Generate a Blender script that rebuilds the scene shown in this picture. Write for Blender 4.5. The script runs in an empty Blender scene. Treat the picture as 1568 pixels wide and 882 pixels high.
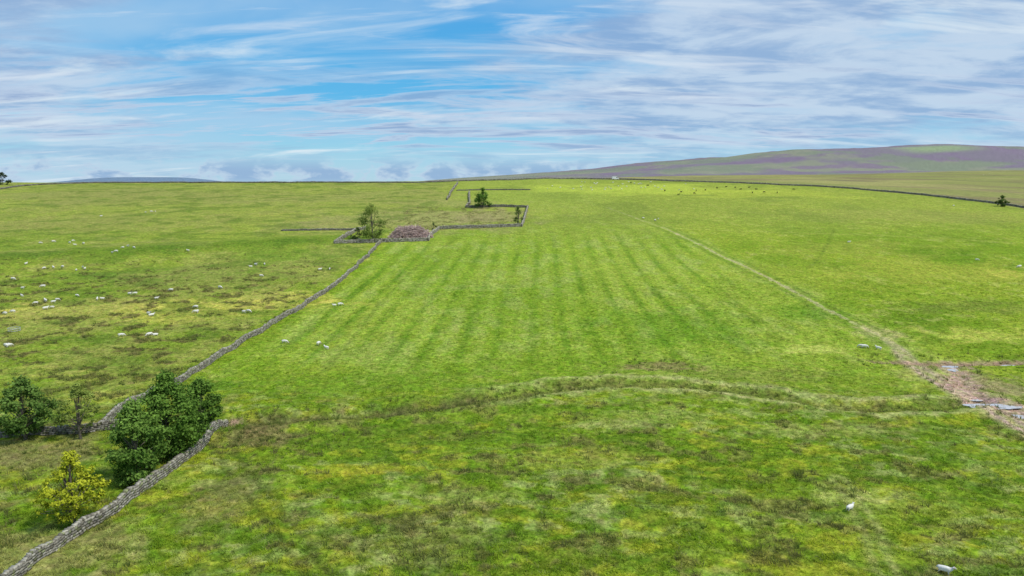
import bpy, bmesh, math, random
import numpy as np
from mathutils import Vector
rng=np.random.default_rng(7); random.seed(7)
sc=bpy.context.scene
# ---------------------------------------------------------------- camera
CAMH=32.0; PITCH=math.radians(8.75); F=24/36*1568
cp,sp=math.cos(PITCH),math.sin(PITCH)
cam=bpy.data.cameras.new('camera'); cam.lens=24; cam.sensor_width=36; cam.clip_start=0.5; cam.clip_end=30000
co=bpy.data.objects.new('camera',cam); sc.collection.objects.link(co)
co.location=(0,0,CAMH); co.rotation_euler=(math.pi/2-PITCH,0,0); sc.camera=co
# ---------------------------------------------------------------- noise
def _h(i,j,s):
    n=(i.astype(np.int64)*374761393+j.astype(np.int64)*668265263+s*1442695041)&0xffffffff
    n=((n^(n>>13))*1274126177)&0xffffffff
    return ((n^(n>>16))&0xffff)/65535.0
def vn(x,y,s=0):
    i=np.floor(x);j=np.floor(y);fx=x-i;fy=y-j
    fx=fx*fx*(3-2*fx);fy=fy*fy*(3-2*fy)
    a=_h(i,j,s);b=_h(i+1,j,s);c=_h(i,j+1,s);d=_h(i+1,j+1,s)
    return (a*(1-fx)+b*fx)*(1-fy)+(c*(1-fx)+d*fx)*fy
def fbm(x,y,o=4,s=0):
    r=0;a=.5;t=0
    for k in range(o):
        ca,sa=math.cos(.6*k),math.sin(.6*k)
        r=r+a*vn((x*ca-y*sa)*2**k+17.3*k,(x*sa+y*ca)*2**k-9.1*k,s+k);t+=a;a*=.55
    return r/t
def ss(a,b,x):
    t=np.clip((x-a)/(b-a),0,1);return t*t*(3-2*t)
def softplus(x,w): return w*np.logaddexp(0,x/w)
# ---------------------------------------------------------------- terrain
KB=[-3,-.5,-.1,.05,.214,.447,.541,.635,.751,1.2,3]
YB=[505,515,525,548,532,479,442,406,354,300,260]
SB=[-.01,-.01,-.006,.004,.012,.02,.024,.029,.033,.033,.03]
HU=np.array([560,640,700,800,900,950,1000,1080,1120,1160,1200,1260,1320,1380,1420,1500,1568,1900])
HV=np.array([286,278,273,267,260,254,249,243,242.5,237,232.5,231,229,225.5,223.5,226,227,236])
HX=(HU-784)*3500*cp/F; HZ=(280-HV)*3500/F+32
def base_z(x,y):
    x=np.asarray(x,float);y=np.asarray(y,float)
    k=np.clip(x/np.maximum(y,60),-3,3)
    yb=np.interp(k,KB,YB); s=np.interp(k,KB,SB)
    z=.085*softplus(y-130,22)
    z=z-.085*softplus(y-yb,9)+s*(softplus(y-yb,9)-softplus(y-1700,120))
    # far moorland hills
    m=ss(2200,3500,y)*(1-ss(3700,5600,y))
    hz=np.interp(x,HX,HZ)
    zb=z
    z=zb+m*np.maximum(hz-zb,0)*ss(HX[0]-50,HX[1]+100,x)
    # distant blue ridge on the left
    m2=np.exp(-((y-5200)/500)**2)*np.exp(-((x+2750)/520)**4)
    z=z+m2*54
    far=ss(900,2600,y)
    z=z+far*(fbm(x/420,y/300,5,3)-.5)*26*np.clip(x/1500+.3,0,1)
    z=z+(fbm(x/70,y/70,4,11)-.5)*1.8*ss(40,160,y)*(1-.6*ss(380,480,y)*(1-ss(600,900,y)))
    z=z+(fbm(x/14,y/14,3,12)-.5)*.5
    # bank on the left hillside
    z=z+1.8*np.exp(-((y-232-(x+130)*.35)/16)**2)*ss(-40,-75,x)*ss(-260,-160,x)
    return z
def P(u,v,tmax=5000):
    """survey point: where the sight line through photo coordinate (u,v) meets the land"""
    dx=(u-784)/F;dz=(441-v)/F
    d=np.array([dx,cp+dz*sp,-sp+dz*cp])
    t=np.concatenate([np.arange(30,700,.25),np.arange(700,tmax,4)])
    g=CAMH+t*d[2]-base_z(t*d[0],t*d[1])
    h=np.where(g<0)[0]
    if len(h)==0:
        m=t<700
        i=np.argmin((g[m])/t[m])
    else:i=h[0]
    return np.array([t[i]*d[0],t[i]*d[1]])
def PL(l): return np.array([P(*p) for p in l])
def pdist(x,y,L):
    D=np.full(x.shape,1e9)
    for a,b in zip(L[:-1],L[1:]):
        ab=b-a;t=np.clip(((x-a[0])*ab[0]+(y-a[1])*ab[1])/(ab@ab+1e-9),0,1)
        D=np.minimum(D,np.hypot(x-a[0]-t*ab[0],y-a[1]-t*ab[1]))
    return D
def smooth(L,n=2):
    for _ in range(n):
        q=[L[0]]
        for a,b in zip(L[:-1],L[1:]): q+= [a*.75+b*.25,a*.25+b*.75]
        q.append(L[-1]);L=np.array(q)
    return L
ditch=smooth(PL([(352,650),(450,642),(600,632),(700,618),(800,603),(860,594),(950,586),(1050,589),(1150,601),(1250,619),(1350,627),(1440,622),(1500,612)]),1)
beck=smooth(PL([(1340,552),(1450,556),(1568,555),(1700,556)]),1)
beck2=smooth(PL([(1458,560),(1468,585),(1490,606),(1540,626),(1620,645)]),1)
track=smooth(PL([(930,318),(985,338),(1060,368),(1130,403),(1190,432),(1240,460),(1290,486),(1330,505),(1365,524),(1400,560),(1450,592),(1510,622),(1568,655),(1640,700)]),1)
ruts=smooth(PL([(345,690),(380,745),(430,800),(470,860),(500,900)]),1)
path2=smooth(PL([(1285,735),(1310,770),(1335,815),(1350,870),(1375,900)]),1)
line1=smooth(PL([(480,585),(540,520),(590,455),(640,405),(700,365)]),1)
line2=smooth(PL([(1100,440),(1150,480),(1200,520)]),1)
line3=smooth(PL([(1240,410),(1262,385),(1278,350)]),1)
line4=smooth(PL([(1040,350),(1200,356),(1400,362),(1568,372)]),1)
walls_px={'main':[(10,900),(60,862),(125,815),(185,772),(232,738),(280,708),(318,676),(350,649)],
'long':[(155,658),(185,634),(228,606),(275,585),(330,552),(375,523),(420,496),(465,470),(500,447),(530,424),(556,400),(572,382),(583,372)],
'lefty':[(-60,672),(0,670),(50,667),(95,664),(155,660),(196,652)],
'ridge':[(640,280),(700,277.5),(800,275.5),(900,274),(1010,277),(1080,279),(1150,281.5),(1250,285.5),(1350,293),(1450,303),(1568,318),(1700,338)],
'ridgel':[(-40,295),(0,290),(40,284),(120,281),(200,280),(420,280),(640,280)],
'up':[(685,306),(692,292),(701,281)],
'up2':[(714,318),(719,312),(718,295)],
'f1':[(513,373),(550,372),(583,371),(620,370),(656,369)],
'f2':[(656,369),(660,360),(672,351),(735,349),(799,347)],
'f3':[(799,347),(804,332),(808,318)],
'f4':[(808,318),(770,317),(714,318)],
'f5':[(513,373),(528,364),(545,354),(560,351)],
'f6':[(432,354),(480,353),(545,352)],
'f7':[(700,292),(760,291),(812,291)]}
W={k:PL(v) for k,v in walls_px.items()}
xl=W['long'][np.argsort(W['long'][:,1])]
xm=W['main'][np.argsort(W['main'][:,1])]
LW=np.vstack([xm,xl[1:],[P(683,306)],[P(700,281)]]); LW=LW[np.argsort(LW[:,1])]
def ground_z(x,y):
    z=base_z(x,y)
    D=pdist(x,y,ditch)
    z=z-.6*np.exp(-(D/1.6)**2)+.7*np.exp(-((D-3.5)/2.0)**2)*(fbm(x/5,y/5,3,77))
    z=z-.5*np.exp(-(pdist(x,y,beck)/1.4)**2)-.4*np.exp(-(pdist(x,y,beck2)/2)**2)
    z=z+(fbm(x/1.3,y/1.3,3,40)-.5)*.42*(1-ss(150,400,y))
    z=z+(fbm(x/5,y/4,3,41)-.5)*.6*(1-ss(95,125,y))
    return z
def gz(x,y): return float(ground_z(np.array([x]),np.array([y]))[0])
def blob(x,y,u,v,ru,rv,soft=.5):
    c=P(u,v);a=P(u,v+rv);b=P(u,v-rv);rx=ru/F*c[1];ry=max(abs(b[1]-a[1])/2,1)
    r=np.zeros(x.shape)
    q=np.hypot((x-c[0])/rx,(y-c[1])/ry);m=q<2.3
    if not m.any(): return r
    xs,ys=x[m],y[m]
    d=q[m]+(fbm(xs/(rx*.3),ys/(ry*.4),5,int(u+v))-.5)*2.0
    r[m]=1-ss(1-soft,1+soft*.6,d)
    return r
def C(*c): return np.array(c,float)
def mix(A,B,t): return A*(1-t[:,None])+B*t[:,None]
def ground_color(x,y):
    n1=fbm(x/45,y/45,4,21);n2=fbm(x/11,y/16,4,22);n3=fbm(x/2.6,y/3.2,4,23);n4=fbm(x/24,y/30,3,24)
    col=np.tile(C(.118,.198,.012),(len(x),1))
    col=mix(col,C(.165,.238,.018),ss(.38,.62,n1*.5+n2*.5))
    col=mix(col,C(.075,.150,.008),ss(.50,.70,n4*.6+n2*.4)*.7)
    col=mix(col,C(.24,.260,.065),ss(.55,.75,n3)*.45*ss(.32,.55,n2))
    # foreground patches (below the ditch)
    fg=1-ss(88,112,y)
    col=mix(col,C(.095,.170,.008),fg*.4)
    col=mix(col,C(.215,.250,.018),ss(.50,.62,fbm(x/4,y/3,4,31))*.6*fg)
    col=mix(col,C(.22,.270,.080),ss(.50,.62,fbm(x/2.2,y/1.2,4,34))*.55*fg*ss(.38,.55,fbm(x/14,y/9,3,35)))
    col=mix(col,C(.058,.120,.008),ss(.49,.60,fbm(x/2.8,y/1.6,4,33))*.65*fg)
    col=mix(col,C(.125,.120,.034),ss(.58,.67,fbm(x/3,y/2,4,32))*.55*fg)
    # improved pasture with mowing strips
    xw=np.interp(y,LW[:,1],LW[:,0])
    tr=track[np.argsort(track[:,1])];xt=np.interp(y,tr[:,1],tr[:,0])
    past=ss(0,5,x-xw)*(1-ss(-3,12,x-xt))*ss(98,125,y)
    kk=x/np.maximum(y,1)
    past2=past*(1-.85*ss(210,310,y))*ss(-.46,-.28,kk)*(1-.55*ss(.2,.4,kk))*ss(104,120,y)
    q=(x-.034*y)/6.8+1.0*(fbm(x/30+3,y*0+1,3,50)-.5)+.7*(fbm(x/40+3,y/120,2,55)-.5)
    st=np.abs((q%1)-.5)*2
    st2=np.abs(((q*2.37+.3)%1)-.5)*2
    col=mix(col,C(.150,.242,.018),past*.6)
    col=mix(col,C(.195,.265,.03),past*ss(.45,.65,fbm(x/30,y/50,3,54))*.5)
    col=mix(col,C(.22,.280,.075),ss(.5,.7,fbm(x/4,y/9,4,52))*.3*past)
    sid=vn(np.floor(q)+.01,q*0+.01,57)
    amp=np.clip(.38+1.3*(fbm(x/10,y/22,4,51)-.3),.2,1.0)*(.65+.55*sid)
    wdn=.16*(fbm(x/1.5,y/4,3,53)-.5)*2
    col=mix(col,C(.070,.152,.009),np.clip(ss(.56,.93,st+wdn)*amp*.80+ss(.8,.97,st2+wdn)*.28*amp,0,1)*past2)
    col=mix(col,C(.23,.305,.055),np.clip((1-ss(.1,.55,st+wdn))*.36*amp,0,1)*past2)
    # upper field
    up=ss(240,330,y)*(1-ss(520,560,y))
    col=mix(col,C(.190,.238,.036),up*.65)
    col=mix(col,C(.12,.172,.024),up*ss(.52,.68,fbm(x/30,y/40,4,56))*.6)
    for (u,v,ru,rv,c,a) in [(980,289,170,7,C(.26,.34,.038),.85),(1150,296,140,6,C(.24,.30,.033),.6),(820,300,120,10,C(.17,.24,.03),.4),
        (640,335,150,17,C(.19,.20,.06),.8),(745,330,60,10,C(.19,.185,.065),.75),(560,300,160,10,C(.19,.21,.05),.5),(200,300,260,12,C(.175,.19,.05),.6),
        (500,345,80,7,C(.18,.18,.06),.5),(690,310,100,6,C(.19,.20,.06),.5),
        (330,470,190,12,C(.33,.34,.055),.9),(60,478,110,13,C(.35,.36,.06),.9),(420,455,70,10,C(.33,.34,.055),.85),(240,488,90,8,C(.32,.34,.05),.85),
        (60,570,80,10,C(.29,.32,.055),.75),(150,605,60,8,C(.29,.32,.055),.8),(190,540,120,7,C(.10,.12,.025),.6),(120,520,110,9,C(.08,.14,.012),.5),
        (300,420,190,14,C(.07,.15,.010),.8),(440,395,120,14,C(.085,.17,.010),.7),(100,345,160,14,C(.17,.19,.04),.6),(520,388,50,12,C(.10,.19,.012),.6),
        (420,328,60,4,C(.24,.28,.04),.6),(40,690,150,35,C(.16,.165,.05),.8),(80,850,120,60,C(.18,.195,.052),.8),
        (1500,515,110,12,C(.26,.31,.045),.85),(1240,535,60,7,C(.28,.34,.06),.75),(1420,575,60,10,C(.22,.26,.055),.65),(1345,510,34,11,C(.27,.28,.09),.8),
        (1440,420,150,22,C(.20,.245,.026),.7),(1300,380,120,14,C(.18,.22,.028),.5),(1540,420,40,8,C(.27,.30,.04),.65),(1520,590,60,18,C(.20,.19,.075),.8),
        (1480,470,100,12,C(.12,.14,.03),.4),(1400,330,160,10,C(.19,.22,.04),.5),(1250,420,130,20,C(.175,.235,.022),.5),
        (1030,500,120,26,C(.07,.165,.008),.5),(1230,480,50,10,C(.07,.17,.008),.6),(900,560,300,14,C(.10,.19,.010),.4),
        (560,590,220,18,C(.09,.185,.010),.4),(1150,575,130,9,C(.13,.17,.028),.6),(1020,562,60,7,C(.18,.15,.06),.7),
        (1300,760,70,16,C(.25,.31,.07),.75),(1010,640,90,12,C(.23,.29,.06),.65),(930,650,60,8,C(.23,.27,.07),.65),(560,720,80,9,C(.25,.27,.02),.6),
        (640,830,130,34,C(.13,.13,.038),.4),(350,760,50,50,C(.15,.14,.05),.5),(1180,730,120,30,C(.07,.14,.006),.4),(620,670,220,14,C(.08,.14,.011),.5),
        (1500,700,90,25,C(.075,.15,.008),.45),(400,668,60,16,C(.14,.125,.045),.75),(330,590,40,8,C(.05,.13,.008),.6),
        (900,700,120,20,C(.21,.25,.03),.5),(700,760,110,18,C(.20,.25,.05),.5),(1420,780,120,16,C(.18,.23,.025),.5),(860,640,300,10,C(.10,.17,.012),.4),
        (1250,660,120,10,C(.21,.26,.05),.5),(1100,820,120,18,C(.12,.20,.01),.4)]:
        col=mix(col,c,a*blob(x,y,u,v,ru,rv))
    # rough pasture left of the long wall
    left=1-ss(-6,0,x-xw)
    mid=left*ss(80,120,y)*(1-ss(500,540,y))
    col=mix(col,C(.180,.205,.042),mid*(.25+.4*ss(.45,.6,n2)))
    col=mix(col,C(.090,.088,.024),mid*ss(.55,.63,fbm(x/3.2,y/3,4,61))*.85*(1-ss(170,240,y)))
    col=mix(col,C(.055,.115,.010),mid*ss(.54,.66,fbm(x/9,y/7,4,62))*.5)
    col=mix(col,C(.055,.12,.008),np.exp(-((y-228-(x+130)*.35)/9)**2)*ss(-40,-75,x)*.6)  # shading of the bank's near face, painted as darker green
    dg=np.abs(((x*.45+y*.9)/9.5+1.2*fbm(x/50,y/50,2,63))%1-.5)*2
    col=mix(col,C(.08,.11,.018),ss(.9,.99,dg)*mid*.35)
    # ditch and rushy strip
    D=pdist(x,y,ditch)+(fbm(x/3,y/3,3,70)-.5)*4.0
    col=mix(col,C(.085,.080,.030),(1-ss(.2,2.8,np.abs(D)))*.7*(1-.4*ss(0,50,x)))
    col=mix(col,C(.29,.31,.11),np.exp(-((D-3.2)/1.0)**2)*.65*ss(-20,20,x))
    # worn tracks
    n=fbm(x/2,y/2,3,71)
    tn=fbm(x/4,y/4,3,73)
    D=pdist(x,y,track)+(n-.5)*1.6; wdt=.6+1.5*ss(140,108,y)
    col=mix(col,C(.29,.29,.125),(1-ss(wdt*.4,wdt*1.5,D))*np.clip(.15+.95*tn,0,.85)*(1-ss(250,330,y)*.6))
    D=pdist(x,y,track);near=ss(128,108,y)
    col=mix(col,C(.08,.145,.016),np.exp(-((D-2.2)/.8)**2)*.55*ss(110,140,y)*(1-ss(270,330,y)))
    col=mix(col,C(.32,.25,.18),(np.exp(-((D-1.0)/.6)**2))*near*.75)
    mud=(1-ss(.6,3.6,pdist(x,y,beck2)+(fbm(x/1.6,y/2.4,4,72)-.5)*6))
    col=mix(col,C(.31,.235,.16),mud*.85)
    mud=(1-ss(.6,2.1,pdist(x,y,beck)+(n-.5)*3))
    col=mix(col,C(.23,.165,.105),mud*.8)
    D=pdist(x,y,ruts)
    col=mix(col,C(.055,.075,.014),np.exp(-((D-.9)/.4)**2)*.5)
    D=pdist(x,y,path2)
    col=mix(col,C(.24,.27,.08),np.exp(-((D-.7)/.5)**2)*.45)
    for L in (line1,line2,line3): col=mix(col,C(.08,.13,.014),np.exp(-(pdist(x,y,L)/.6)**2)*.45)
    col=mix(col,C(.24,.27,.05),np.exp(-(pdist(x,y,line4)/1.0)**2)*.4)
    col=mix(col,C(.24,.18,.11),blob(x,y,356,650,14,9)*.85)
    # moor beyond the ridge wall
    k=x/np.maximum(y,60);yb=np.interp(k,KB,YB)
    mo=ss(-3,4,y-yb)*ss(.02,.16,k)
    mc=mix(np.tile(C(.165,.190,.05),(len(x),1)),C(.205,.215,.065),ss(.4,.65,fbm(x/90,y/160,4,80)))
    mc=mix(mc,C(.11,.120,.045),ss(.52,.7,fbm(x/60,y/150,4,81))*.6)
    mc=mix(mc,C(.13,.10,.06),ss(.54,.7,fbm(x/120,y/60,4,82))*.5)
    col=mix(col,mc,mo)
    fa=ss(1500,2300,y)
    fc=np.tile(C(.225,.225,.125),(len(x),1))
    fc=mix(fc,C(.175,.130,.160),ss(.45,.55,fbm(x/420,y/300,5,90))*.85*ss(-300,500,x))
    fc=mix(fc,C(.185,.12,.165),ss(.54,.64,fbm(x/200,y/130,4,91))*.8)
    fc=mix(fc,C(.17,.20,.10),ss(.52,.58,fbm(x/230+5,y/150,5,92))*.7)
    fc=mix(fc,C(.195,.125,.175),ss(1900,2300,x)*ss(.35,.5,fbm(x/150,y/200,4,94))*.75)
    fc=mix(fc,C(.25,.33,.12),np.exp(-((x-1930)/170)**4-((y-3180)/130)**4)*.9)
    col=mix(col,fc,fa)
    col=mix(col,C(.18,.22,.27),fa*.2)  # distance haze painted into the far hill colour
    col=mix(col,C(.13,.20,.28),ss(4300,4800,y)*.9)  # stronger blue haze painted onto the farthest ridge
    near=1-fa
    col=col*(1+near[:,None]*C(.38,.25,.35))
    return col*(.88+.24*n3[:,None])
# ---------------------------------------------------------------- mesh helpers
def mesh_np(name,V,Fc,mats,col=None,midx=None,smooth=False):
    me=bpy.data.meshes.new(name);V=np.asarray(V,np.float32);Fc=np.asarray(Fc,np.int32)
    n,k=Fc.shape
    me.vertices.add(len(V));me.vertices.foreach_set('co',V.ravel())
    me.loops.add(n*k);me.loops.foreach_set('vertex_index',Fc.ravel())
    me.polygons.add(n);me.polygons.foreach_set('loop_start',np.arange(0,n*k,k,dtype=np.int32))
    try: me.polygons.foreach_set('loop_total',np.full(n,k,np.int32))
    except Exception: pass
    if midx is not None: me.polygons.foreach_set('material_index',np.asarray(midx,np.int32))
    if smooth: me.polygons.foreach_set('use_smooth',np.ones(n,bool))
    for m in mats: me.materials.append(m)
    me.update(calc_edges=True)
    if col is not None:
        a=me.attributes.new('Col','FLOAT_COLOR','POINT')
        c=np.ones((len(V),4),np.float32);c[:,:3]=col;a.data.foreach_set('color',c.ravel())
    return me
def obj(name,me,loc=(0,0,0)):
    o=bpy.data.objects.new(name,me);sc.collection.objects.link(o);o.location=loc;return o
# ---------------------------------------------------------------- materials
def newmat(name):
    m=bpy.data.materials.new(name);m.use_nodes=True;nt=m.node_tree;nt.nodes.clear()
    return m,nt,nt.nodes,nt.links
def mult(nt,a,b,fac=1):
    n=nt.nodes.new('ShaderNodeMix');n.data_type='RGBA';n.blend_type='MULTIPLY';n.inputs[0].default_value=fac
    nt.links.new(a,n.inputs[6]);nt.links.new(b,n.inputs[7]);return n.outputs[2]
def noise_ramp(nt,scale,lo,hi,a=.3,b=.7,vec=None,detail=4):
    n=nt.nodes.new('ShaderNodeTexNoise');n.inputs['Scale'].default_value=scale;n.inputs['Detail'].default_value=detail;n.inputs['Roughness'].default_value=.65
    out=n.outputs['Fac']
    if vec: nt.links.new(vec,n.inputs['Vector'])
    r=nt.nodes.new('ShaderNodeMapRange');r.inputs[1].default_value=a;r.inputs[2].default_value=b;r.inputs[3].default_value=lo;r.inputs[4].default_value=hi
    nt.links.new(out,r.inputs[0]);return r.outputs[0],out
def mat_ground():
    m,nt,N,L=newmat('grassland')
    o=N.new('ShaderNodeOutputMaterial');b=N.new('ShaderNodeBsdfPrincipled');b.inputs['Roughness'].default_value=1;b.inputs['Specular IOR Level'].default_value=.05
    L.new(b.outputs[0],o.inputs[0])
    at=N.new('ShaderNodeAttribute');at.attribute_name='Col'
    tc=N.new('ShaderNodeTexCoord')
    c=at.outputs['Color']
    for s,lo,hi in ((.35,.86,1.15),(1.4,.66,1.38),(4,.68,1.36)):
        r,_=noise_ramp(nt,s,lo,hi,.34,.66,tc.outputs['Object'],5);c=mult(nt,c,r)
    n=N.new('ShaderNodeTexNoise');n.inputs['Scale'].default_value=.8;n.inputs['Detail'].default_value=6;L.new(tc.outputs['Object'],n.inputs['Vector'])
    cr=N.new('ShaderNodeValToRGB');cr.color_ramp.elements[0].position=.35;cr.color_ramp.elements[0].color=(.85,.98,.8,1);cr.color_ramp.elements[1].position=.68;cr.color_ramp.elements[1].color=(1.22,1.06,1.4,1)
    L.new(n.outputs['Fac'],cr.inputs[0]);c=mult(nt,c,cr.outputs[0])
    L.new(c,b.inputs['Base Color'])
    n2=N.new('ShaderNodeTexNoise');n2.inputs['Scale'].default_value=2.2;n2.inputs['Detail'].default_value=8;n2.inputs['Roughness'].default_value=.7;L.new(tc.outputs['Object'],n2.inputs['Vector'])
    bp=N.new('ShaderNodeBump');bp.inputs['Strength'].default_value=.7;bp.inputs['Distance'].default_value=.3
    L.new(n2.outputs['Fac'],bp.inputs['Height']);L.new(bp.outputs[0],b.inputs['Normal'])
    return m
def mat_leaf(name,trans=.35):
    m,nt,N,L=newmat(name)
    o=N.new('ShaderNodeOutputMaterial');d=N.new('ShaderNodeBsdfDiffuse');t=N.new('ShaderNodeBsdfTranslucent');x=N.new('ShaderNodeMixShader');x.inputs[0].default_value=trans
    at=N.new('ShaderNodeAttribute');at.attribute_name='Col'
    tc=N.new('ShaderNodeTexCoord')
    r,_=noise_ramp(nt,1.5,.8,1.2,.3,.7,tc.outputs['Object'],2);c=mult(nt,at.outputs['Color'],r)
    L.new(c,d.inputs[0]);L.new(c,t.inputs[0]);L.new(d.outputs[0],x.inputs[1]);L.new(t.outputs[0],x.inputs[2]);L.new(x.outputs[0],o.inputs[0])
    return m
def mat_simple(name,c1,c2,scale=4,rough=.85,bump=.3,spec=.2,metal=0,attr=False):
    m,nt,N,L=newmat(name)
    o=N.new('ShaderNodeOutputMaterial');b=N.new('ShaderNodeBsdfPrincipled');L.new(b.outputs[0],o.inputs[0])
    b.inputs['Roughness'].default_value=rough;b.inputs['Specular IOR Level'].default_value=spec;b.inputs['Metallic'].default_value=metal
    tc=N.new('ShaderNodeTexCoord');n=N.new('ShaderNodeTexNoise');n.inputs['Scale'].default_value=scale;n.inputs['Detail'].default_value=5
    L.new(tc.outputs['Object'],n.inputs['Vector'])
    cr=N.new('ShaderNodeValToRGB');cr.color_ramp.elements[0].position=.35;cr.color_ramp.elements[0].color=(*c1,1);cr.color_ramp.elements[1].position=.65;cr.color_ramp.elements[1].color=(*c2,1)
    L.new(n.outputs['Fac'],cr.inputs[0]);c=cr.outputs[0]
    if attr:
        at=N.new('ShaderNodeAttribute');at.attribute_name='Col';c=mult(nt,c,at.outputs['Color'])
    L.new(c,b.inputs['Base Color'])
    bp=N.new('ShaderNodeBump');bp.inputs['Strength'].default_value=bump;bp.inputs['Distance'].default_value=.05;L.new(n.outputs['Fac'],bp.inputs['Height']);L.new(bp.outputs[0],b.inputs['Normal'])
    return m
M_ground=mat_ground();M_leaf=mat_leaf('leaves',.3);M_grass=mat_leaf('grass_blades',.4)
M_bark=mat_simple('bark',(.09,.075,.055),(.17,.15,.12),6)
M_stone=mat_simple('dry_stone',(.75,.75,.75),(1.15,1.12,1.05),3,.95,.5,.1,attr=True)
M_wool=mat_simple('wool',(.66,.63,.56),(.80,.78,.72),9,1,.6,.05)
M_face=mat_simple('sheep_face',(.35,.31,.27),(.6,.57,.5),5,.9)
M_cow=mat_simple('cow_hide',(.012,.010,.009),(.03,.024,.02),3,.8)
M_wood=mat_simple('dead_branches',(.8,.8,.8),(1.1,1.1,1.1),3,.9,attr=True)
M_white=mat_simple('white_paint',(.76,.77,.78),(.8,.8,.8),1,.35,.0,.4)
M_glass=mat_simple('dark_glass',(.02,.025,.03),(.03,.035,.04),1,.1,.0,.5)
M_rub=mat_simple('rubber',(.02,.02,.02),(.03,.03,.03),1,.9)
M_steel=mat_simple('galvanised_steel',(.4,.41,.42),(.55,.55,.55),6,.5,.1,.4,.4)
M_water=mat_simple('sky_pale_water',(.45,.43,.42),(.6,.58,.58),1.5,.05,.02,1.0)  # pale base colour stands in for the sky's reflection
# ---------------------------------------------------------------- ground sheet
ang=np.concatenate([np.linspace(-180,-46,60,endpoint=False),np.linspace(-46,46,960),np.linspace(46,180,61)[1:-1]])
ang=np.radians(ang)
rad=np.concatenate([np.geomspace(3,45,22,endpoint=False),np.geomspace(45,700,560,endpoint=False),np.geomspace(700,12000,230)])
A,R=np.meshgrid(ang,rad)
X=(R*np.sin(A)).ravel();Y=(R*np.cos(A)).ravel();Z=ground_z(X,Y)
na,nr=len(ang),len(rad)
i=np.arange(nr-1)[:,None]*na;j=np.arange(na)[None,:];j2=(j+1)%na
Q=np.stack([i+j,i+j2,i+na+j2,i+na+j],-1).reshape(-1,4)[:, ::-1]
V=np.stack([X,Y,Z],1)
colv=ground_color(X,Y)
me=mesh_np('grassland_terrain',V,Q,[M_ground],colv,smooth=True)
g=obj('grassland_terrain',me)
# ---------------------------------------------------------------- grass
def blades(name,px,py,h,r,B,w,col,mat,lean=.5):
    n=len(px);pz=ground_z(px,py)-.03
    a=rng.uniform(0,2*np.pi,(n,B));rr=r[:,None]*np.sqrt(rng.uniform(0,1,(n,B)))
    bx=px[:,None]+rr*np.cos(a);by=py[:,None]+rr*np.sin(a)
    hh=h[:,None]*rng.uniform(.6,1.1,(n,B));ln=hh*lean*rng.uniform(.2,1,(n,B))
    tx=bx+ln*np.cos(a)-hh*.25;ty=by+ln*np.sin(a)
    b=rng.uniform(0,np.pi,(n,B));ww=w[:,None]*np.ones((n,B))
    z0=np.repeat(pz[:,None],B,1)
    V=np.stack([np.stack([bx-ww*np.cos(b),by-ww*np.sin(b),z0],-1),np.stack([bx+ww*np.cos(b),by+ww*np.sin(b),z0],-1),np.stack([tx,ty,z0+hh],-1)],2).reshape(-1,3)
    Fc=np.arange(n*B*3).reshape(-1,3)
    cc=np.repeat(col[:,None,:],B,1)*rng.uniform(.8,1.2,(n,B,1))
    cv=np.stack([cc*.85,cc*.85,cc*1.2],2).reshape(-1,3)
    return obj(name,mesh_np(name,V,Fc,[mat],cv))
n=90000
py=50*(190/50)**(rng.uniform(0,1,n)**1.1);px=rng.uniform(-.86,.86,n)*py
dens=fbm(px/1.7,py/1.7,3,100)
kp=dens>rng.uniform(.25,.62,n);px=px[kp];py=py[kp]
gc=ground_color(px,py)
f=rng.uniform(.9,2.15,(len(px),1));gc=gc*f
straw=rng.uniform(0,1,len(px))>.93
gc[straw]=gc[straw]*.5+C(.40,.40,.20)*.5
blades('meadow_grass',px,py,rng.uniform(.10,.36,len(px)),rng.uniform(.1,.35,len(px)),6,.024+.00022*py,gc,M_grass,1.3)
# rushes
n=100000
py=48*(230/48)**rng.uniform(0,1,n);px=rng.uniform(-.9,.86,n)*py
xw=np.interp(py,LW[:,1],LW[:,0])
p=np.zeros(n)
lf=(px<xw-1)
p=np.where(lf&(py>85),ss(.52,.62,fbm(px/3.2,py/3,4,61))*1.0*(1-ss(190,230,py)),p)
p=np.where(lf&(py<=92),ss(.52,.66,fbm(px/2.5,py/2.5,4,105))*.6,p)
D=pdist(px,py,ditch)
p=np.maximum(p,np.exp(-(D/2.4)**2)*.9*ss(.33,.55,fbm(px/3,py/3,3,106))*(1-.5*ss(0,50,px)))
p=np.maximum(p,(~lf)*(py<95)*ss(.58,.67,fbm(px/3,py/2,4,32))*.4)
c0=P(640,830);p=np.maximum(p,np.exp(-((px-c0[0])/9)**2-((py-c0[1])/6)**2)*.35*ss(.42,.6,fbm(px/1.5,py/1.5,3,107)))
c0=P(390,668);p=np.maximum(p,np.exp(-((px-c0[0])/9)**2-((py-c0[1])/5)**2)*.45)
c0=P(1020,562);p=np.maximum(p,np.exp(-((px-c0[0])/7)**2-((py-c0[1])/5)**2)*.3)
D=np.minimum(pdist(px,py,beck),pdist(px,py,beck2));p=np.maximum(p,np.exp(-((D-3)/1.5)**2)*.35)
kp=rng.uniform(0,1,n)<p*.5;px=px[kp];py=py[kp]
t=rng.uniform(0,1,(len(px),1));gc=C(.105,.165,.03)*(1-t)+C(.25,.23,.085)*t
blades('rush_clumps',px,py,rng.uniform(.3,.7,len(px)),rng.uniform(.15,.4,len(px)),12,.022+.00015*py,gc,M_grass,.7)
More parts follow.
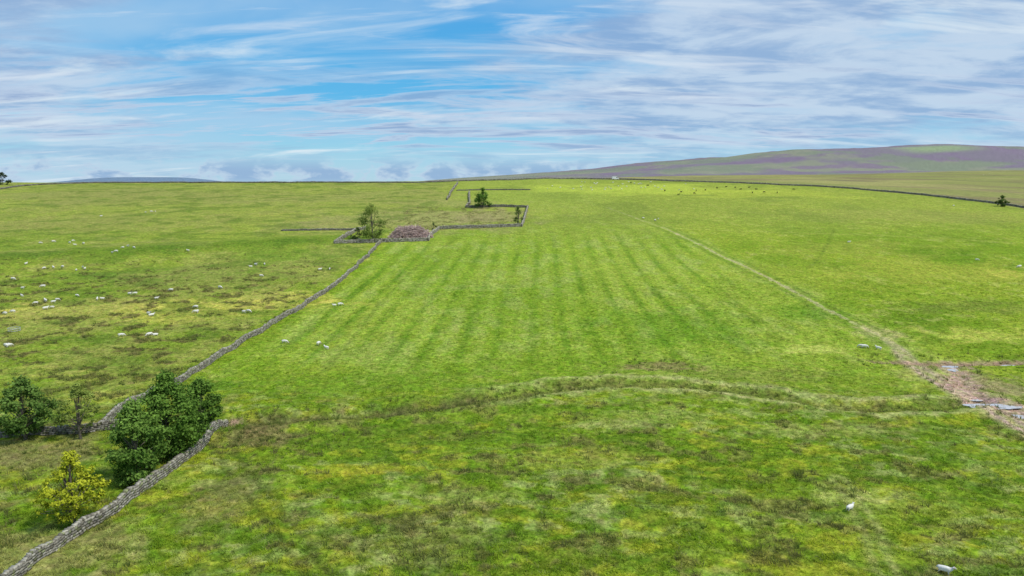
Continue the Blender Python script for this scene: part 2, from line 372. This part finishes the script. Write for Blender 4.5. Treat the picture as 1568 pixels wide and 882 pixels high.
# coarse grass inside the sheepfold
n=4500
c0=P(680,335);px=rng.uniform(P(560,345)[0],P(806,330)[0],n);py=rng.uniform(P(600,352)[1],P(600,316)[1],n)
kp=(fbm(px/4,py/6,3,120)>.52)&(np.hypot((px-c0[0])/34,(py-c0[1]-6)/46)<1);px=px[kp];py=py[kp]
t=rng.uniform(0,1,(len(px),1));gc=C(.24,.29,.07)*(1-t)+C(.46,.38,.19)*t
blades('bracken',px,py,rng.uniform(.25,.6,len(px)),rng.uniform(.3,.7,len(px)),8,np.full(len(px),.08),gc,M_grass,1.2)
# ---------------------------------------------------------------- dry stone walls
def boxes(C0,S,yaw,tilt,rnd,shade):
    n=len(C0)
    cu=np.array([[-1,-1,-1],[1,-1,-1],[1,1,-1],[-1,1,-1],[-1,-1,1],[1,-1,1],[1,1,1],[-1,1,1]],float)*.5
    v=cu[None]*S[:,None,:]*(1+rng.uniform(-rnd,rnd,(n,8,3)))
    c,s=np.cos(tilt)[:,None],np.sin(tilt)[:,None]
    x,z=v[...,0]*c-v[...,2]*s,v[...,0]*s+v[...,2]*c
    c,s=np.cos(yaw)[:,None],np.sin(yaw)[:,None]
    X=x*c-v[...,1]*s;Yv=x*s+v[...,1]*c
    V=np.stack([X,Yv,z],-1)+C0[:,None,:]
    fc=np.array([[0,3,2,1],[4,5,6,7],[0,1,5,4],[1,2,6,5],[2,3,7,6],[3,0,4,7]])
    Fc=(np.arange(n)[:,None,None]*8+fc[None]).reshape(-1,4)
    return V.reshape(-1,3),Fc,np.repeat(shade,8,0)
def wall(L,h=1.35,th=.62,sl=.36,wob=1,tone=1.0,sm=2):
    L=smooth(L,sm) if sm else L
    seg=np.hypot(*(L[1:]-L[:-1]).T);cum=np.r_[0,np.cumsum(seg)];T=cum[-1]
    def at(s):
        x=np.interp(s,cum,L[:,0]);y=np.interp(s,cum,L[:,1])
        x2=np.interp(s+.5,cum,L[:,0]);y2=np.interp(s+.5,cum,L[:,1]);x1=np.interp(s-.5,cum,L[:,0]);y1=np.interp(s-.5,cum,L[:,1])
        a=np.arctan2(y2-y1,x2-x1)
        off=(fbm(s/6,s*0+3,2,5)-.5)*1.3*wob
        return x-np.sin(a)*off,y+np.cos(a)*off,a
    Hf=lambda s:h*(.80+.4*fbm(s/3,s*0,3,8))
    Vs=[];Fs=[];Cs=[];nb=0
    def shade(n):
        t=rng.uniform(0,1,(n,1));c=C(.13,.12,.10)*(1-t)+C(.38,.365,.32)*t
        m=rng.uniform(0,1,n)>.85;c[m]=c[m]*C(.8,.9,.6)
        return c*tone
    courses=max(3,int(round(h/ (sl*.62))))
    s0=np.arange(0,T,.9);x,y,a=at(s0);z=ground_z(x,y)
    Hn=Hf(s0)
    cc=np.stack([x,y,z+Hn/2-.25],1);S=np.stack([np.full(len(s0),1.0),np.full(len(s0),th*.72),Hn+.3],1)
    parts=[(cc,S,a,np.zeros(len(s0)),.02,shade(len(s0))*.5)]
    for k in range(courses):
        for side in (-1,1):
            s=np.arange(rng.uniform(0,sl),T,sl)
            s=s+rng.uniform(-.06,.06,len(s))
            x,y,a=at(s);z=ground_z(x,y);Hs=Hf(s)
            w=th*(1-.28*k/courses)/2
            cx=x-np.sin(a)*side*w*.78;cy=y+np.cos(a)*side*w*.78
            cc=np.stack([cx,cy,z+Hs*(k+.5)/courses],1)
            nn=len(s)
            S=np.stack([sl*rng.uniform(.8,1.15,nn),th*.42*rng.uniform(.85,1.2,nn),Hs/courses*rng.uniform(.8,1.05,nn)],1)
            parts.append((cc,S,a+rng.uniform(-.12,.12,nn),rng.uniform(-.06,.06,nn),.12,shade(nn)))
    s=np.arange(0,T,sl*.55);x,y,a=at(s);z=ground_z(x,y);nn=len(s);Hs=Hf(s)
    cc=np.stack([x,y,z+Hs+.07],1)
    S=np.stack([sl*.5*rng.uniform(.6,1.1,nn),th*.75*rng.uniform(.8,1.15,nn),.24*rng.uniform(.6,1.5,nn)],1)
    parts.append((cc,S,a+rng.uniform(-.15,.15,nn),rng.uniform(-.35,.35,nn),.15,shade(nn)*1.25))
    for p_ in parts:
        v,f_,c_=boxes(*p_);Vs.append(v);Fs.append(f_+nb);Cs.append(c_);nb+=len(v)
    me=mesh_np('dry_stone_wall',np.vstack(Vs),np.vstack(Fs),[M_stone],np.vstack(Cs))
    return obj('dry_stone_wall',me)
wall(W['main'],.98,.5,.36)
wall(W['long'],.92,.46,.38)
wall(W['lefty'],.9,.5,.38,tone=.85)
wall(W['ridge'],.9,.6,1.0,tone=1.0)
wall(W['ridgel'],.8,.6,1.0,tone=.85)
for k in ('up','up2'): wall(W[k],1.1,.7,.8,tone=1.0)
for k in ('f1','f2','f3','f4','f5','f6','f7'): wall(W[k],1.15 if k not in('f6','f7') else .6,.65,.5,tone=1.15 if k not in('f6','f4','f7') else .85,sm=0,wob=.3)
# ---------------------------------------------------------------- trees
def tube(p0,p1,r0,r1,k=7,bend=.0):
    p0=np.array(p0,float);p1=np.array(p1,float);n=5
    mid=(p0+p1)/2+rng.uniform(-1,1,3)*bend*np.linalg.norm(p1-p0)
    t=np.linspace(0,1,n)[:,None];c=(1-t)**2*p0+2*t*(1-t)*mid+t*t*p1
    r=np.linspace(r0,r1,n);d=p1-p0;d/=np.linalg.norm(d)
    a=np.cross(d,[.3,.9,.2]);a/=np.linalg.norm(a);b=np.cross(d,a)
    th=np.arange(k)*2*np.pi/k
    V=(c[:,None]+r[:,None,None]*(np.cos(th)[None,:,None]*a+np.sin(th)[None,:,None]*b)).reshape(-1,3)
    Fc=[[i*k+j,i*k+(j+1)%k,(i+1)*k+(j+1)%k,(i+1)*k+j] for i in range(n-1) for j in range(k)]
    return V,np.array(Fc)
def tree(name,xy,h,w,c_dark,c_lite,leaves=7000,clumps=34,leaf=.2,low=.12,spread=1.0,multi=1,peak=.5,trunk=1.0):
    Vs=[];Fs=[];Cs=[];Ms=[];nb=0
    def add(V,Fc,c,m):
        nonlocal nb
        Vs.append(V);Fs.append(Fc+nb);Cs.append(np.broadcast_to(c,(len(V),3)));Ms.append(np.full(len(Fc),m));nb+=len(V)
    cz=h*(low+1)/2;rz=h*(1-low)/2
    cs=[]
    while len(cs)<clumps:
        zz=rng.uniform(-1,1);ph=rng.uniform(0,2*math.pi)
        prof=(1-abs(zz-(-.15))**2.2*(.85 if zz>-.15 else .75))
        prof=max(prof,.08)*(1-peak*max(zz,0)*.6)
        lump=.62+.7*float(vn(np.array([math.cos(ph)*1.6+5]),np.array([math.sin(ph)*1.6+zz*2.4]),int(h*7)%50)[0])
        r=rng.uniform(.15,1)**.5*prof*lump
        cs.append([r*w/2*math.cos(ph),r*w/2*math.sin(ph),cz+zz*rz*.97])
    cs=np.array(cs)
    for m in range(multi):
        bx,by=(rng.uniform(-.12,.12,2)*w if multi>1 else (0,0))
        tr=(.018*h+.05)*trunk
        tp=np.array([bx*1.5+rng.uniform(-.05,.05)*h,by*1.5,h*.8])
        V,Fc=tube((bx,by,-.3),tp,tr,tr*.2,8,.05);add(V,Fc,(.5,.45,.38),0)
        for c in cs[m::multi][:30]:
            z0=np.clip(c[2]*rng.uniform(.35,.7),h*.1,h*.65);t=(z0+.3)/(tp[2]+.3)
            p0=np.array([bx,by,-.3])*(1-t)+tp*t
            V,Fc=tube(p0,c,tr*.38*(1-.5*t),.02,5,.12);add(V,Fc,(.5,.45,.38),0)
    n=leaves
    cr=rng.uniform(.045,.135,clumps)*math.sqrt(w*h*.9)*spread
    wts=cr**1.8*rng.uniform(.6,1.4,clumps);wts/=wts.sum();ci=rng.choice(clumps,n,p=wts)
    d=rng.normal(0,1,(n,3));d[:,2]=np.abs(d[:,2])*np.where(rng.uniform(0,1,n)<.68,1,-1)
    d/=np.linalg.norm(d,axis=1)[:,None]
    rr=np.abs(rng.normal(.7,.33,n))     # ragged edge rather than a shell
    ax=rng.uniform(.6,1.4,(clumps,3))*np.array([1,1,.8])
    pos=cs[ci]+d*(cr[ci]*rr)[:,None]*ax[ci]
    pos[:,2]=np.maximum(pos[:,2],.15)
    out=pos-np.array([0,0,cz]);out/=np.linalg.norm(out,axis=1)[:,None]+1e-6
    nrm=out*.4+d*.6+rng.normal(0,.5,(n,3))+np.array([0,0,.25]);nrm/=np.linalg.norm(nrm,axis=1)[:,None]
    a=np.cross(nrm,rng.normal(0,1,(n,3)));a/=np.linalg.norm(a,axis=1)[:,None];b=np.cross(nrm,a)
    s=(leaf*rng.uniform(.5,1.3,n))[:,None]
    V=np.stack([pos-a*s,pos-b*s*.6,pos+a*s,pos+b*s*.6],1).reshape(-1,3)
    tt=rng.uniform(-.2,.9,clumps)[ci]*.55+rng.uniform(0,1,n)*.38+.42*(d[:,2]*.5+.3)*np.clip(rr,0,1)+.12*out[:,2]  # light painted into leaf colour: brighter clump tops, darker interiors
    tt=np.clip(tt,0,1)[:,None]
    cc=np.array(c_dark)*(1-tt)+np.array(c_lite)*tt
    Fc=np.arange(n*4).reshape(-1,4)
    add(V,Fc,np.repeat(cc,4,0),1)
    me=mesh_np(name,np.vstack(Vs),np.vstack(Fs),[M_bark,M_leaf],np.vstack(Cs),np.concatenate(Ms))
    return obj(name,me,(xy[0],xy[1],gz(xy[0],xy[1])))
def tree_px(name,u,v,hp,wp,*a,**k):
    p=P(u,v);d=p[1]/F
    return tree(name,p,hp*d*1.06,wp*d,*a,**k)
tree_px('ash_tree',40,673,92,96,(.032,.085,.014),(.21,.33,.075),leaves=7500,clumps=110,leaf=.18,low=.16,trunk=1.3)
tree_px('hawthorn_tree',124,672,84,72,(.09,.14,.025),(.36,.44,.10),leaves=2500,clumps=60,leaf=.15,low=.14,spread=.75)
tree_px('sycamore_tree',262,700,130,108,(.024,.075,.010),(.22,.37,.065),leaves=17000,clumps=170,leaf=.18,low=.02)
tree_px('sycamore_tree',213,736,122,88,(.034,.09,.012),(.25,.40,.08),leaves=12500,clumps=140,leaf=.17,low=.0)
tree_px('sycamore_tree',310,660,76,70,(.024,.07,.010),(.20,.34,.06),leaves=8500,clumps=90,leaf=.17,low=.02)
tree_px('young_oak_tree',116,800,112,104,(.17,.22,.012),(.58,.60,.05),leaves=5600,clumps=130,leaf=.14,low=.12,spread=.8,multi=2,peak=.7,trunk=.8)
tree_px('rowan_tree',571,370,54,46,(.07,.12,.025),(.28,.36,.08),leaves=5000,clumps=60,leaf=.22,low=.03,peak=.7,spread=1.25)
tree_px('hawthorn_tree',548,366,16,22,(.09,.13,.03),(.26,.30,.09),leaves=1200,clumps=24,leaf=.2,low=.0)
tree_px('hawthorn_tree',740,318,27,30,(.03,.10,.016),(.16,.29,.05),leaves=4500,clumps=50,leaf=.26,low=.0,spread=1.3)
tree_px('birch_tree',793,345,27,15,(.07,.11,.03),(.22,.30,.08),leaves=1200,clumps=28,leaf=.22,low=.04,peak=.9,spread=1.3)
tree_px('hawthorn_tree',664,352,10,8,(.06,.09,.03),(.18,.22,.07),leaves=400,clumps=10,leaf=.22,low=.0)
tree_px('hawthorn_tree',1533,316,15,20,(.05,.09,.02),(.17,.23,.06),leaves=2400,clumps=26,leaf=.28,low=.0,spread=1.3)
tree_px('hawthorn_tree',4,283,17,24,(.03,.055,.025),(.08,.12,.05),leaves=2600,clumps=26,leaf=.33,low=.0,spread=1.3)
# ---------------------------------------------------------------- branch pile
def pile():
    c=P(626,367);d=c[1]/F;wx=34*d;wy=5.5;hz=22*d
    Vs=[];Fs=[];Cs=[];nb=0
    def top_at(x,y,r): return hz*max(.12,(1-r**3.4))*(.5+.6*float(fbm(np.array([x/2.4]),np.array([y/2.0]),3,9)[0]))
    for _ in range(2600):
        a=rng.uniform(0,2*np.pi);r=math.sqrt(rng.uniform(0,1))
        x=math.cos(a)*r*wx;y=math.sin(a)*r*wy+5;top=top_at(x,y,r)
        z=rng.uniform(.4,1)*top;l=rng.uniform(.7,2.2);dr=rng.normal(0,1,3);dr[2]*=.45;dr/=np.linalg.norm(dr)
        p=np.array([x,y,z]);V,Fc=tube(p-dr*l/2,p+dr*l/2,rng.uniform(.05,.14),.03,4,.15)
        t=rng.uniform(0,1);cc=C(.30,.20,.18)*(1-t)+C(.80,.62,.56)*t
        Vs.append(V);Fs.append(Fc+nb);Cs.append(np.tile(cc,(len(V),1)));nb+=len(V)
    k=24
    V=[];Fc=[]
    for i in range(9):
        r=i/8
        for j in range(k):
            a=j*2*math.pi/k;V.append([math.cos(a)*r*wx*.85,math.sin(a)*r*wy*.85+5,hz*.55*(1-r**3)+rng.uniform(-.2,.2)-.2])
    for i in range(8):
        for j in range(k):Fc.append([i*k+j,(i+1)*k+j,(i+1)*k+(j+1)%k,i*k+(j+1)%k])
    V=np.array(V);Vs.append(V);Fs.append(np.array(Fc)+nb);Cs.append(np.tile(C(.12,.08,.07),(len(V),1)))
    obj('brushwood_pile',mesh_np('brushwood_pile',np.vstack(Vs),np.vstack(Fs),[M_wood],np.vstack(Cs)),(c[0],c[1],gz(c[0],c[1]+3)-.1))
pile()
# ---------------------------------------------------------------- animals
def skin_mesh(name,verts,edges,radii,mats,classify,sub=2):
    me=bpy.data.meshes.new(name+'_sk');me.from_pydata(verts,edges,[])
    o=bpy.data.objects.new(name+'_sk',me);sc.collection.objects.link(o)
    m=o.modifiers.new('s','SKIN')
    for i,r in enumerate(radii):
        me.skin_vertices[0].data[i].radius=(r,r)
        me.skin_vertices[0].data[i].use_root=(i==0)
    s=o.modifiers.new('u','SUBSURF');s.levels=sub;s.render_levels=sub
    dg=bpy.context.evaluated_depsgraph_get();dg.update()
    r=bpy.data.meshes.new_from_object(o.evaluated_get(dg));r.name=name
    bpy.data.objects.remove(o);r.materials.clear()
    for mm in mats:r.materials.append(mm)
    for p in r.polygons: p.material_index=classify(p.center);p.use_smooth=True
    return r
def quad(L,H,br,leg,graze,neck,head,tail):
    v=[];e=[];r=[]
    def a(p,rad,par=None):
        v.append(p);r.append(rad);
        if par is not None:e.append((par,len(v)-1))
        return len(v)-1
    zb=H-br
    pel=a((-.32*L,0,zb),br*.85)
    m=a((-.02*L,0,zb-.03*H),br*1.02,pel)
    ch=a((.28*L,0,zb-.02*H),br*.92,m)
    rump=a((-.45*L,0,zb-.01),br*.6,pel)
    if graze:
        n1=a((.45*L,0,zb-.05*H),br*.55,ch);n2=a((.60*L,0,zb-.28*H),br*.36,n1)
        h1=a((.68*L,0,zb-.45*H),head*.95,n2);h2=a((.74*L,0,zb-.62*H),head*.55,h1)
        er=h1
    else:
        n1=a((.42*L,0,zb+.10*H),br*.55,ch);n2=a((.52*L,0,zb+.30*H),br*.36,n1)
        h1=a((.58*L,0,zb+.38*H),head,n2);h2=a((.74*L,0,zb+.28*H),head*.55,h1);er=h1
    for s in (-1,1):
        x,y,z=v[er];a((x-.03,s*head*2.0,z+.01),.02+head*.12,er)
        hp=a((-.34*L,s*br*.45,zb-br*.35),br*.48,pel);kn=a((-.27*L,s*br*.5,zb-br*1.0),br*.27,hp)
        hk=a((-.40*L,s*br*.5,leg*.42),br*.13,kn);ft=a((-.37*L,s*br*.5,.06),br*.11,hk);a((-.345*L,s*br*.5,.02),br*.12,ft)
        sh=a((.28*L,s*br*.42,zb-br*.4),br*.42,ch);el=a((.25*L,s*br*.45,zb-br*1.05),br*.22,sh)
        kk=a((.28*L,s*br*.45,leg*.42),br*.13,el);f2=a((.27*L,s*br*.45,.06),br*.10,kk);a((.295*L,s*br*.45,.02),br*.12,f2)
    t=a((-.52*L,0,zb+.02),.05*H,rump);a((-.56*L,0,zb-tail),.03*H,t)
    return v,e,r
sheepM=[]
for gr in (True,False):
    v,e,r=quad(1.15,.80,.26,.36,gr,.2,.085,.18)
    hx=.60*1.15 if gr else .55*1.15
    sheepM.append(skin_mesh('sheep_mesh',v,e,r,[M_wool,M_face],lambda c:1 if (c.z<.24 or c.x>hx) else 0))
cowM=[]
for gr in (True,False):
    v,e,r=quad(2.0,1.4,.40,.62,gr,.3,.16,.6)
    cowM.append(skin_mesh('cow_mesh',v,e,r,[M_cow],lambda c:0))
def animal(name,me,p,yaw,s=1):
    o=obj(name,me,(p[0],p[1],gz(p[0],p[1])+.0));o.rotation_euler=(0,0,yaw);o.scale=(s,s,s)
SP=[(62,373),(82,371),(107,373),(115,376),(128,374),(112,370),(172,388),(178,386),(188,380),(196,378),(205,380),(288,385),(232,325),(223,326),(238,325),(155,332),(68,412),(82,411),(96,410),(117,415),(127,411),(130,413),(384,410),(392,407),(405,405),(34,455),(35,443),(70,463),(82,464),(55,466),(80,472),(88,460),(70,474),(149,460),(157,459),(118,454),(207,451),(199,452),(240,459),(20,480),(8,482),(228,483),(232,484),(238,515),(229,514),(186,516),(14,532),(10,531),(374,480),(381,479),(300,480),(303,479),(436,526),(488,529),(500,536),(512,469),(521,468),(337,442),(262,446),(490,414),(505,413),(400,424),(300,472),(66,440),(20,428),(40,405),
(1301,783),(1446,879),(1323,533),(1319,532),(1345,536),(1562,409),(1560,410),(1496,399),(1008,336),(1003,338),(985,335),(1300,372),(1460,316),(1506,268),(1515,266)]
for k,(u,v) in enumerate(SP):
    s=random.uniform(.8,1.05)
    animal('sheep',random.choice(sheepM),P(u,v),random.uniform(0,6.28) if random.random()<.5 else random.choice([0,math.pi])+random.uniform(-.6,.6),s)
for _ in range(40):
    u=random.gauss(930,80);v=random.uniform(279,292)
    animal('sheep',random.choice(sheepM),P(u,v),random.uniform(0,6.28),1.0)
for u,v in [(1043,295),(1039,299),(1066,293),(1063,297),(1080,292),(1112,287),(1126,288),(1134,291),(1152,296),(1158,291),(1170,295),(1190,296),(1018,293),(992,285),(1098,289),(1147,288),(966,281),(1215,291)]:
    animal('cow',random.choice(cowM),P(u,v),random.uniform(0,6.28),.72)
# ---------------------------------------------------------------- van
def van():
    c=P(944,275.5);e=bpy.data.objects.new('white_van',None);sc.collection.objects.link(e);e.location=(c[0],c[1]+6,gz(c[0],c[1]+6));e.rotation_euler=(0,0,.1)
    def ext(name,prof,y0,y1,mat,bev=.06):
        bm=bmesh.new();a=[bm.verts.new((x,y0,z)) for x,z in prof];f=bm.faces.new(a)
        r=bmesh.ops.extrude_face_region(bm,geom=[f]);bmesh.ops.translate(bm,vec=(0,y1-y0,0),verts=[q for q in r['geom'] if isinstance(q,bmesh.types.BMVert)])
        bmesh.ops.recalc_face_normals(bm,faces=bm.faces)
        if bev:bmesh.ops.bevel(bm,geom=bm.edges[:],offset=bev,segments=2,affect='EDGES')
        m=bpy.data.meshes.new(name);bm.to_mesh(m);bm.free();m.materials.append(mat);o=obj(name,m);o.parent=e;return o
    ext('body',[(-2.7,.45),(2.6,.45),(2.65,1.0),(2.45,1.3),(1.75,1.45),(1.15,2.35),(.9,2.5),(-2.6,2.5),(-2.7,2.3)],-.98,.98,M_white)
    ext('side_window',[(.55,1.45),(1.55,1.45),(1.1,2.15),(.55,2.15)],-1.0,1.0,M_glass,0)
    ext('windscreen',[(1.70,1.56),(1.78,1.56),(1.26,2.34),(1.20,2.34)],-.8,.8,M_glass,0)
    for i,(x,y) in enumerate([(-1.7,-.9),(-1.7,.9),(1.75,-.9),(1.75,.9)]):
        V,Fc=tube((0,-.12,0),(0,.12,0),.36,.36,16);V2=np.vstack([V,[[0,-.12,0],[0,.12,0]]])
        Fl=Fc.tolist()+[[80,(j+1)%16,j] for j in range(16)]+[[81,64+j,64+(j+1)%16] for j in range(16)]
        m=bpy.data.meshes.new('wheel');m.from_pydata(V2.tolist(),[],Fl);m.materials.append(M_rub);o=obj('wheel_%d'%(i+1),m,(x,y,.36));o.parent=e
van()
# ---------------------------------------------------------------- ring feeder
def feeder():
    c=P(22,507);Vs=[];Fs=[];nb=0
    def add(V,Fc):
        nonlocal nb
        Vs.append(V);Fs.append(Fc+nb);nb+=len(V)
    R_=1.1;K=28
    for z in (.12,.65):
        for i in range(K):
            a=i*2*math.pi/K;b=(i+1)*2*math.pi/K
            add(*tube((R_*math.cos(a),R_*math.sin(a),z),(R_*math.cos(b),R_*math.sin(b),z),.05,.05,6))
    for i in range(14):
        a=i*2*math.pi/14;add(*tube((R_*math.cos(a),R_*math.sin(a),0),(R_*math.cos(a),R_*math.sin(a),.65),.025,.025,6))
    m=mesh_np('ring_feeder',np.vstack(Vs),np.vstack(Fs),[M_steel]);obj('ring_feeder',m,(c[0],c[1],gz(*c)))
feeder()
# ---------------------------------------------------------------- puddles
def puddle(u,v,rx,ry,seed):
    c=P(u,v);k=40;zc=min(gz(c[0]+rx*.6*math.cos(a),c[1]+ry*.6*math.sin(a)) for a in np.linspace(0,6.28,8))+.13
    V=[(0,0,0)];
    for i in range(k):
        a=i*2*math.pi/k;f_=.45+1.1*float(fbm(np.array([math.cos(a)*1.7+seed]),np.array([math.sin(a)*1.7]),3,seed)[0])
        V.append((rx*f_*math.cos(a),ry*f_*math.sin(a),0))
    m=bpy.data.meshes.new('puddle');m.from_pydata(V,[],[(0,1+i,1+(i+1)%k) for i in range(k)]);m.materials.append(M_water);obj('puddle',m,(c[0],c[1],zc+.03))
puddle(1458,561,1.9,1.9,3);puddle(1520,624,3.6,1.4,5);puddle(1490,608,1.4,.9,8);puddle(1554,636,1.6,.9,9);puddle(1545,556,1.4,.5,12)
# ---------------------------------------------------------------- light
el=math.radians(54);az=math.radians(112)
sd=Vector((math.sin(az)*math.cos(el),math.cos(az)*math.cos(el),math.sin(el)))
sl=bpy.data.lights.new('sun','SUN');sl.energy=3.4;sl.angle=math.radians(6);sl.color=(1,.96,.87)
so=bpy.data.objects.new('sun',sl);sc.collection.objects.link(so);so.rotation_euler=sd.to_track_quat('Z','Y').to_euler()
# ---------------------------------------------------------------- sky
w=bpy.data.worlds.new('World');sc.world=w;w.use_nodes=True;nt=w.node_tree;N=nt.nodes;Lk=nt.links;N.clear()
out=N.new('ShaderNodeOutputWorld');bg=N.new('ShaderNodeBackground');bg.inputs[1].default_value=.1;Lk.new(bg.outputs[0],out.inputs[0])
sky=N.new('ShaderNodeTexSky');sky.sky_type='NISHITA';sky.sun_disc=False;sky.sun_elevation=el;sky.sun_rotation=az;sky.air_density=1;sky.dust_density=.6;sky.ozone_density=2
tc=N.new('ShaderNodeTexCoord');sep=N.new('ShaderNodeSeparateXYZ');Lk.new(tc.outputs['Generated'],sep.inputs[0])
def M(op,a,b=None,clamp=False):
    n=N.new('ShaderNodeMath');n.operation=op;n.use_clamp=clamp
    for i,q in enumerate((a,b)):
        if q is None:continue
        if isinstance(q,(int,float)):n.inputs[i].default_value=q
        else:Lk.new(q,n.inputs[i])
    return n.outputs[0]
def mr(x,a,b,c=0,d=1,t='SMOOTHSTEP'):
    n=N.new('ShaderNodeMapRange');n.interpolation_type=t;Lk.new(x,n.inputs[0])
    for i,q in enumerate((a,b,c,d)):n.inputs[i+1].default_value=q
    return n.outputs[0]
def mixc(f,a,b,bt='MIX'):
    n=N.new('ShaderNodeMix');n.data_type='RGBA';n.blend_type=bt
    if isinstance(f,(int,float)):n.inputs[0].default_value=f
    else:Lk.new(f,n.inputs[0])
    for i,q in ((6,a),(7,b)):
        if isinstance(q,tuple):n.inputs[i].default_value=(*q,1)
        else:Lk.new(q,n.inputs[i])
    return n.outputs[2]
zc=M('MAXIMUM',sep.outputs[2],0.0);den=M('ADD',zc,.13)
cx=M('DIVIDE',sep.outputs[0],den);cy=M('DIVIDE',sep.outputs[1],den)
cb=N.new('ShaderNodeCombineXYZ');Lk.new(cx,cb.inputs[0]);Lk.new(cy,cb.inputs[1])
def cn(scale,sx,sy,rot,seed,detail=6,dist=.4,rough=.55,src=None,sz=1):
    mp=N.new('ShaderNodeMapping');mp.inputs['Scale'].default_value=(sx,sy,sz);mp.inputs['Rotation'].default_value=(0,0,rot);mp.inputs['Location'].default_value=(seed,seed*.7,seed*.3)
    Lk.new(src or cb.outputs[0],mp.inputs[0]);n=N.new('ShaderNodeTexNoise');n.inputs['Scale'].default_value=scale;n.inputs['Detail'].default_value=detail;n.inputs['Distortion'].default_value=dist;n.inputs['Roughness'].default_value=rough
    Lk.new(mp.outputs[0],n.inputs['Vector']);return n.outputs['Fac']
grad=N.new('ShaderNodeValToRGB');Lk.new(zc,grad.inputs[0]);cr=grad.color_ramp
cr.elements[0].position=0;cr.elements[0].color=(4.6,7.0,8.4,1);cr.elements[1].position=1;cr.elements[1].color=(.6,1.6,4.2,1)
for p_,c_ in ((.05,(3.0,6.5,8.6)),(.12,(.9,4.8,8.5)),(.27,(.6,3.6,8.0))):
    e_=cr.elements.new(p_);e_.color=(*c_,1)
base=mixc(.88,sky.outputs[0],grad.outputs[0])
saz=M('DIVIDE',sep.outputs[0],M('MAXIMUM',M('ABSOLUTE',sep.outputs[1]),.05))
cover=mr(M('ABSOLUTE',M('ADD',saz,.2)),.05,.5,-.05,.12)
c=base
lowfade=mr(zc,.02,.09,.45,1)
# soft veil + broken grey/white altocumulus
veil=mr(M('ADD',cn(.9,.6,.8,.12,14.2,5,.3,.5),cover),.40,.68)
c=mixc(M('MULTIPLY',M('MULTIPLY',veil,.65),lowfade),c,(4.3,6.3,8.3))
g1=mr(M('ADD',cn(1.25,.5,.9,.14,4.2,9,.5,.6),cover),.45,.62)
g1c=mixc(mr(cn(2.6,.6,.9,.05,21.,8,.3,.6),.40,.60),(2.9,4.3,6.7),(5.8,6.9,8.3))
c=mixc(M('MULTIPLY',M('MULTIPLY',g1,.8),lowfade),c,g1c)
# lavender stratocumulus bands lower down
lowm=M('MULTIPLY',mr(zc,.035,.06),mr(zc,.19,.09))
n2=cn(2.6,.33,1.0,-.03,9.1,9,.5,.62)
g2=mr(n2,.48,.56)
c=mixc(M('MULTIPLY',M('MULTIPLY',g2,lowm),.85),c,mixc(mr(n2,.53,.64),(5.2,6.4,8.1),(2.9,4.1,6.4)))
# bright fibrous streaks
wh=mr(cn(1.4,.33,1.1,.2,1.3,9,1.4,.6),.53,.74)
c=mixc(M('MULTIPLY',wh,.85),c,(7.4,8.4,9.1))
wh2=mr(cn(2.3,.38,1.1,.12,31.3,9,1.0,.6),.55,.74)
c=mixc(M('MULTIPLY',wh2,.6),c,(7.2,8.0,8.9))
# row of small cumulus just above the skyline
hv=cn(13,1,1,0,3.3,7,.2,.58,src=tc.outputs['Generated'],sz=2.2)
hm=M('MULTIPLY',mr(zc,.042,.014),mr(zc,.0,.008,.6,1))
c=mixc(M('MULTIPLY',mr(hv,.44,.49),M('MULTIPLY',hm,.9)),c,mixc(mr(hv,.46,.57),(5.2,6.6,8.1),(2.9,4.5,6.8)))
Lk.new(c,bg.inputs[0])
sc.view_settings.view_transform='Standard';sc.view_settings.look='None';sc.view_settings.exposure=0
